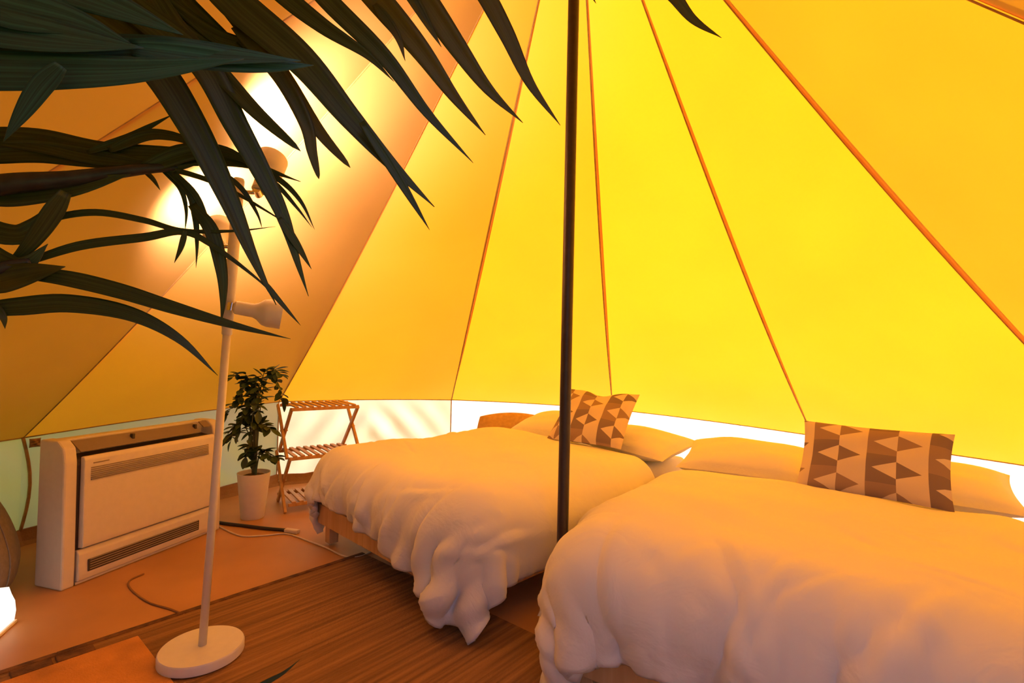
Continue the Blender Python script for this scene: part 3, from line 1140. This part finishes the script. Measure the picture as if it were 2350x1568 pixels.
S = [[(0, 0, .27), (0.0, .01, .5), (-.02, .02, .76), (-.08, .0, .93), (-.16, -.02, .90)],
     [(0.01, 0, .27), (0.02, 0, .55), (0.04, 0, .82), (.10, 0, .955), (.165, -.02, .93)],
     [(0, .01, .27), (0.0, .02, .6), (0.02, .02, .86), (.06, .0, .95), (.13, .03, .86), (.155, .03, .76)],
     [(-.01, 0, .27), (-.02, 0, .5), (-.05, -.02, .72), (-.11, -.04, .76), (-.16, -.05, .66)],
     [(0, -.01, .27), (-.01, -.02, .45), (-.05, -.04, .60), (-.10, -.06, .60), (-.125, -.06, .50)],
     [(.01, 0, .27), (.015, 0, .50), (.03, -.02, .60), (.075, -.03, .60), (.115, -.03, .575)],
     [(.01, 0, .27), (.03, 0, .40), (.07, -.02, .44), (.115, -.03, .405), (.15, -.03, .395)],
     [(0, 0, .27), (-.01, 0, .55), (-.03, .0, .82), (-.07, .02, .90), (-.11, .03, .80)],
     [(0, 0, .27), (0, 0, .4), (-.02, -.03, .47), (-.03, -.05, .40)],
     [(0, 0, .27), (.01, 0, .4), (.03, -.03, .44), (.04, -.05, .36)],
     [(0, 0, .27), (0, 0, .6), (0, -.03, .80), (-.03, -.07, .72), (-.05, -.09, .60)],
     [(0, 0, .27), (0, 0, .6), (.03, -.03, .86), (.05, -.07, .80), (.06, -.09, .70)],
     [(0, 0, .27), (-.02, 0, .5), (-.06, 0, .62), (-.13, .0, .58), (-.17, 0, .52)]]
S += [[(0, 0, .27), (0, .01, .6), (-.02, -.02, .85), (-.05, -.05, .86), (-.08, -.07, .74)],
      [(0, 0, .27), (0, .01, .6), (.0, -.02, .90), (.02, -.05, .88), (.03, -.08, .78)],
      [(0, 0, .27), (-.01, .0, .5), (-.03, -.03, .68), (-.06, -.06, .66), (-.07, -.08, .55)],
      [(0, 0, .27), (0.0, 0, .5), (.0, -.03, .70), (.01, -.06, .66), (.015, -.08, .55)]]
for k, s in enumerate(S):
    sprig(s, 20 if k < 8 else 17, bare=0.36 if k not in (0, 1, 2, 7) else 0.45)

# ------------------------------------------------------------------ folding bamboo rack
rc = Vector((-1.375, 3.685, 0))
ra = math.atan2(0.59, 0.80)
rack = empty('folding_rack', rc, ra)
tag(rack, 'folding three tier bamboo rack with crossed legs and slatted shelves', 'rack')
RLn, RDp = 0.46, 0.34                                 # along x; y to the back
TIER = [0.055, 0.36, 0.69]
for z in TIER:
    for sy in (-1, 1):
        box('shelf_rail', (0, sy * (RDp / 2 - 0.01), z), (RLn, 0.018, 0.022), M['bamboo'], rack, bevel=0.003)
    for k in range(9):
        box('shelf_slat', (-RLn / 2 + 0.035 + k * (RLn - 0.07) / 8, 0, z + 0.016), (0.026, RDp, 0.010), M['bamboo'], rack, bevel=0.002)
for sx in (-1, 1):
    for lo, hi in ((0, 1), (1, 2)):
        z0 = 0.0 if lo == 0 else TIER[1]
        z1 = TIER[hi]
        for sy in (-1, 1):
            x = sx * (RLn / 2 + 0.006 + (0.010 if sy > 0 else -0.010))
            bar('leg', (x, sy * (RDp / 2 - 0.012), z1 + 0.004), (x, -sy * (RDp / 2 - 0.012), z0 + 0.006), 0.018, 0.024, M['bamboo'], rack)
        lathe('pivot_bolt', [(0, -0.026), (0.005, -0.026), (0.005, 0.026), (0, 0.026)], M['chrome'], rack, 10, (sx * (RLn / 2 + 0.006), 0, (z0 + z1) / 2 + 0.005), (1, 0, 0))


# ------------------------------------------------------------------ cables on the floor
def onz(x, y, z):
    d = ray(x, y)
    return CAM + d * ((z - CAM_H) / d.z)


def floor_curve(name, px, rad, mat, label, cat, z=None):
    z = rad if z is None else z
    P = [onz(x, y, z) for x, y in px]
    P = spline(P, 8)
    o = tube(name, P, rad, mat, None, 8)
    tag(o, label, cat)
    return o


pc = floor_curve('power_cable', [(470, 1192), (505, 1200), (560, 1207), (610, 1213), (655, 1217)], 0.010, M['black'], 'thick black cable on the floor in front of the potted plant', 'cable')
a, b = onz(655, 1217, 0.012), onz(685, 1221, 0.012)
bar('plug', a, b, 0.032, 0.022, M['cord'], pc, 0.005)
floor_curve('extension_cord', [(500, 1207), (530, 1222), (560, 1231), (610, 1229), (660, 1226), (710, 1243), (750, 1258), (790, 1277), (825, 1278), (860, 1262)], 0.0045, M['cord'], 'thin white cord curling from the air conditioner under the far bed', 'cable')
floor_curve('lamp_cord', [(330, 1317), (298, 1333), (300, 1352), (340, 1382), (390, 1398), (425, 1412)], 0.004, M['browncord'], 'thin brown cord looping on the floor behind the lamp', 'cable')
kn = place_pillow('cord_tie', (0.05, 0.05, 0.03), corner(0) + Vector((0.05, 0.02, -0.03)), (0.5, 0.8, 0), (0, 0, 1), M['skirt'], 'small brown knotted tie at the left eave corner', 'tie', seed=3)

# ------------------------------------------------------------------ beanbag and lit paper lantern at the left edge
lathe_prof = [(0.0, 0.0), (0.20, 0.0), (0.275, 0.04), (0.30, 0.12), (0.295, 0.22), (0.25, 0.36), (0.18, 0.48), (0.10, 0.56), (0.0, 0.585)]
prof2 = spline(lathe_prof, 4)
bb = empty('beanbag', (-2.39, 2.09, 0))
tag(bb, 'grey rounded beanbag at the left edge beside the air conditioner', 'beanbag')
o = lathe('bag', [(max(0, p[0]), max(0, p[1])) for p in prof2], M['grey'], bb, 40)
for k in range(6):
    an = k * PI / 3 + 0.3
    tube('piping', [Vector((math.cos(an) * (max(0, p[0]) + 0.001), math.sin(an) * (max(0, p[0]) + 0.001), max(0.003, p[1]))) for p in prof2[6:-1]], 0.004, M['grey'], bb, 6)
lan = empty('paper_lantern', (-1.99, 1.90, 0.0), math.radians(20))
tag(lan, 'small lit cream paper lantern on the floor at the left edge', 'lantern')
bm = bmesh.new()
top = [(-0.10, -0.10), (0.10, -0.10), (0.10, 0.10), (-0.10, 0.10)]
ring = []
for zi, (z, s) in enumerate([(0.012, 1.0), (0.05, 1.03), (0.09, 1.0), (0.12, 0.92), (0.15, 0.86)]):
    ring.append([bm.verts.new((x * s, y * s, z)) for x, y in top])
for k in range(4):
    for q in range(4):
        bm.faces.new((ring[k][q], ring[k][(q + 1) % 4], ring[k + 1][(q + 1) % 4], ring[k + 1][q]))
bm.faces.new(ring[-1])
bm_obj('paper_shade', bm, M['paperglow'], lan)
box('base_rim', (0, 0, 0.007), (0.215, 0.215, 0.014), M['paperrim'], lan, bevel=0.004)

# ------------------------------------------------------------------ the palm in front
PB = Vector((-1.16, 0.80, 0.009))
palm = empty('palm_plant', PB)
tag(palm, 'large dark green palm plant arching in from the left foreground', 'plant')
lathe('planter', [(0.0, 0.0), (0.13, 0.0), (0.14, 0.01), (0.175, 0.30), (0.18, 0.31), (0.168, 0.31), (0.160, 0.27), (0.0, 0.27)], M['grey'], palm, 32)
lathe('planter_soil', [(0.160, 0.268), (0.1, 0.28), (0.0, 0.285)], M['soil'], palm, 24)
tube('trunk', [Vector(p) for p in spline([(0, 0, .25), (0.01, 0, .5), (0.0, .01, .75), (0.02, 0.0, .98)], 6)], [0.045 - 0.0006 * k for k in range(19)], M['trunk'], palm, 14)
CROWN = PB + Vector((0.02, 0, 0.98))


def L_(p): return Vector(p) - PB


def rachis(px, r0=0.011, r1=0.003, from_crown=True):
    pts = [atd(x, y, d) for x, y, d in px]
    if from_crown: pts = [CROWN] + pts
    sp = spline([tuple(L_(p)) for p in pts], 8)
    n = len(sp)
    return tube('frond_stalk', sp, [r0 + (r1 - r0) * k / (n - 1) for k in range(n)], M['rachis'], palm, 8)


def leaflet(px, wpx, d0, d1, mat, parent, tilt=0.35, base_w=0.55, fold=0.28, blunt=0.0, peak=0.25):
    """one strap-shaped leaflet with a folded midrib; px image points, wpx its widest width there, d0..d1 its distance"""
    n = len(px)
    acc = [0]
    for i in range(1, n):
        acc.append(acc[-1] + math.hypot(px[i][0] - px[i - 1][0], px[i][1] - px[i - 1][1]))
    pts = [tuple(atd(x, y, d0 + (d1 - d0) * acc[i] / acc[-1])) for i, (x, y) in enumerate(px)]
    sp = [Vector(p) for p in spline(pts, 7)]
    m = len(sp)
    lens = [0]
    for i in range(1, m): lens.append(lens[-1] + (sp[i] - sp[i - 1]).length)
    dm = (d0 + d1) / 2
    W = 0.9 * wpx * dm / F_PX
    V, Fc, UV = [], [], []
    for i, p in enumerate(sp):
        t = lens[i] / lens[-1]
        tg = (sp[min(i + 1, m - 1)] - sp[max(i - 1, 0)]).normalized()
        view = (p - CAM).normalized()
        sd = tg.cross(view).normalized()
        nr = sd.cross(tg).normalized()
        sd = sd * math.cos(tilt) + nr * math.sin(tilt)
        nr = sd.cross(tg).normalized()
        if t < peak:
            w = base_w + (1 - base_w) * math.sin(t / peak * PI / 2)
        else:
            w = math.cos((t - peak) / (1 - peak) * PI / 2) ** (0.95 if blunt == 0 else 0.5)
        w = max(w, 0.02) * W / 2
        UV += [(q / 4, lens[i]) for q in range(5)]
        V += [p - sd * w + nr * w * fold * -1, p - sd * w * 0.5 - nr * w * fold * 0.35, p, p + sd * w * 0.5 - nr * w * fold * 0.35, p + sd * w - nr * w * fold]
    V = [L_(v) for v in V]
    for i in range(m - 1):
        for k in range(4):
            a = i * 5 + k
            Fc.append((a, a + 1, a + 6, a + 5))
    o = mesh_obj('leaflet', V, Fc, mat, parent, uvs=UV)
    s = o.modifiers.new('thick', 'SOLIDIFY')
    s.thickness = 0.0009
    s.offset = 0
    return o


P1, P2 = M['palm'], M['palm2']
fA = rachis([(-260, 420, .84), (-60, 120, .82), (150, -70, .82), (500, -140, .88), (1000, -150, .97), (1400, -110, 1.04), (1560, -60, 1.08)])
A = [
    ([(1020, -140), (1090, -50), (1160, 75), (1215, 190), (1286, 288)], 48, .97, 1.02, P2),
    ([(860, -150), (960, -20), (1050, 110), (1120, 205), (1200, 282)], 62, .95, 1.0, P2),
    ([(905, -70), (955, 10), (990, 70), (1013, 108)], 34, .95, .97, P2),
    ([(740, -150), (850, -20), (960, 110), (1040, 220), (1114, 310)], 66, .93, .98, P2),
    ([(860, 10), (910, 80), (930, 140)], 26, .94, .95, P2),
    ([(620, -150), (750, 0), (880, 130), (980, 260), (1086, 374)], 50, .92, .97, P1),
    ([(520, -140), (640, -20), (740, 60), (840, 125), (904, 187)], 50, .90, .94, P1),
    ([(400, -130), (540, 10), (690, 140), (800, 270), (900, 380), (997, 475)], 88, .86, .94, P1),
    ([(830, 280), (890, 370), (945, 460), (986, 528)], 28, .90, .94, P1),
    ([(430, -110), (560, 60), (650, 180), (730, 300), (804, 385)], 52, .88, .93, P2),
    ([(540, 60), (640, 170), (700, 280), (716, 350), (732, 411)], 44, .88, .92, P2),
    ([(300, -100), (400, 60), (500, 165), (590, 260), (690, 347)], 52, .85, .90, P1),
    ([(60, -70), (200, 30), (340, 140), (440, 290), (520, 450), (580, 590), (634, 700)], 84, .80, .95, P1),
    ([(600, 640), (640, 690), (690, 747)], 14, .94, .97, P1),
    ([(180, -90), (320, 30), (460, 143), (540, 286), (602, 400), (650, 500), (685, 610), (708, 680)], 70, .80, .96, P1),
    ([(640, 500), (680, 560), (715, 618)], 22, .92, .96, P1),
    ([(1400, -120), (1480, -70), (1540, -15), (1590, 45), (1656, 87)], 40, 1.04, 1.08, P2),
    ([(1300, -120), (1340, -40), (1368, 8)], 24, 1.02, 1.04, P2),
    ([(330, -80), (450, 40), (560, 130), (650, 175)], 60, .88, .92, P1),
    ([(250, -80), (370, 10), (500, 90), (640, 120), (700, 150)], 60, .86, .93, P1),
]
for px, w, d0, d1, mt in A:
    leaflet(px, w, d0, d1, mt, fA, tilt=random.uniform(0.15, 0.45), blunt=1 if px[-1][1] in (385, 411, 347) else 0)
# nearest frond: broad blades crossing the top left corner
fD = rachis([(-330, 330, .62), (-200, 120, .60), (-60, -40, .62), (160, -120, .66)])
for px, w, d0, d1, mt in [
    ([(-260, 130), (-60, 130), (180, 135), (430, 125), (690, 140)], 120, .60, .72, P1),
    ([(-260, 190), (-100, 165), (120, 165), (330, 160), (560, 135)], 90, .58, .68, P1),
    ([(-220, 20), (-40, 60), (150, 90), (330, 110)], 110, .56, .64, P1),
    ([(-160, -60), (0, 10), (170, 50), (300, 100)], 110, .56, .64, P1),
    ([(-80, -110), (120, -40), (280, 20), (420, 80)], 100, .58, .66, P1),
    ([(140, 150), (95, 195), (50, 260), (8, 325)], 46, .60, .62, P1),
    ([(300, 110), (460, 130), (620, 150), (720, 150)], 66, .66, .74, P1),
]:
    leaflet(px, w, d0, d1, M['palm3'], fD, tilt=random.uniform(0.1, 0.5))
# second frond, pointing at the lamp
fB = rachis([(-180, 470, .84), (0, 425, .86), (160, 410, .90), (330, 388, .95), (420, 385, .98)], 0.026, 0.006)
for px, w, d0, d1, mt in [
    ([(-60, 310), (90, 325), (240, 355), (420, 362), (560, 375), (690, 417)], 62, .90, 1.02, P1),
    ([(-100, 360), (60, 345), (200, 360), (380, 385), (470, 372)], 60, .90, .98, P1),
    ([(200, 350), (290, 318), (345, 290), (398, 262)], 20, .93, .97, P1),
    ([(250, 345), (330, 312), (390, 312), (450, 330), (520, 352)], 28, .94, .98, P1),
    ([(330, 385), (430, 350), (520, 350), (600, 390)], 44, .95, 1.0, P1),
    ([(-60, 450), (60, 440), (180, 425), (300, 400)], 70, .86, .93, P1),
    ([(340, 380), (430, 398), (520, 432), (632, 497), (660, 520)], 13, .96, 1.02, P1),
    ([(560, 372), (640, 412), (690, 462), (722, 527)], 15, 1.0, 1.03, P1),
    ([(560, 375), (630, 420), (680, 475), (716, 522)], 13, 1.0, 1.03, P1),
    ([(370, 388), (412, 430), (427, 480), (425, 530)], 13, .97, 1.0, P1),
    ([(380, 388), (432, 440), (448, 500), (452, 560), (450, 615)], 17, .97, 1.01, P1),
    ([(400, 395), (450, 450), (480, 520), (520, 600)], 15, .97, 1.02, P1),
    ([(520, 400), (560, 440), (590, 490), (602, 525)], 13, .99, 1.02, P1),
    ([(330, 392), (350, 410), (368, 437)], 12, .96, .97, P2),
    ([(440, 470), (485, 530), (508, 620), (512, 690), (507, 745)], 34, .98, 1.02, P1),
    ([(-120, 500), (20, 540), (80, 520), (140, 455)], 60, .85, .90, P1),
]:
    leaflet(px, w, d0, d1, mt, fB, tilt=random.uniform(0.0, 0.35))
# lower frond
fC = rachis([(-200, 680, .84), (-80, 640, .85), (20, 610, .87), (70, 600, .88)], 0.02, 0.006)
for px, w, d0, d1, mt in [
    ([(60, 540), (120, 503), (220, 488), (330, 506), (420, 530), (540, 530), (632, 520)], 17, .90, 1.02, P1),
    ([(40, 610), (180, 565), (330, 545), (420, 532), (490, 565), (590, 640), (640, 692)], 22, .90, 1.02, P1),
    ([(425, 530), (415, 568), (400, 604)], 14, .96, .97, P1),
    ([(-40, 655), (60, 630), (150, 612)], 66, .86, .89, P2),
    ([(20, 625), (140, 638), (270, 668), (400, 708), (540, 748), (667, 778)], 42, .88, .98, P1),
    ([(-80, 715), (40, 705), (160, 698), (300, 722), (410, 778), (500, 862)], 48, .86, .97, P1),
    ([(-30, 690), (5, 725), (12, 755)], 22, .86, .87, P2),
    ([(150, 440), (90, 530), (50, 580), (0, 620)], 46, .88, .88, P1),
    ([(-60, 560), (10, 600), (60, 605), (110, 560)], 50, .86, .89, P1),
]:
    leaflet(px, w, d0, d1, mt, fC, tilt=random.uniform(0.0, 0.35))
# a low hanging frond whose tip shows at the bottom
fE = rachis([(-120, 1500, .86), (150, 1720, .84), (400, 1720, .88)], 0.009, 0.003)
leaflet([(380, 1720), (520, 1625), (610, 1568), (650, 1545), (688, 1514)], 26, .88, .96, P1, fE, tilt=0.2)
leaflet([(150, 1730), (260, 1680), (340, 1640)], 30, .84, .88, P1, fE, tilt=0.2)
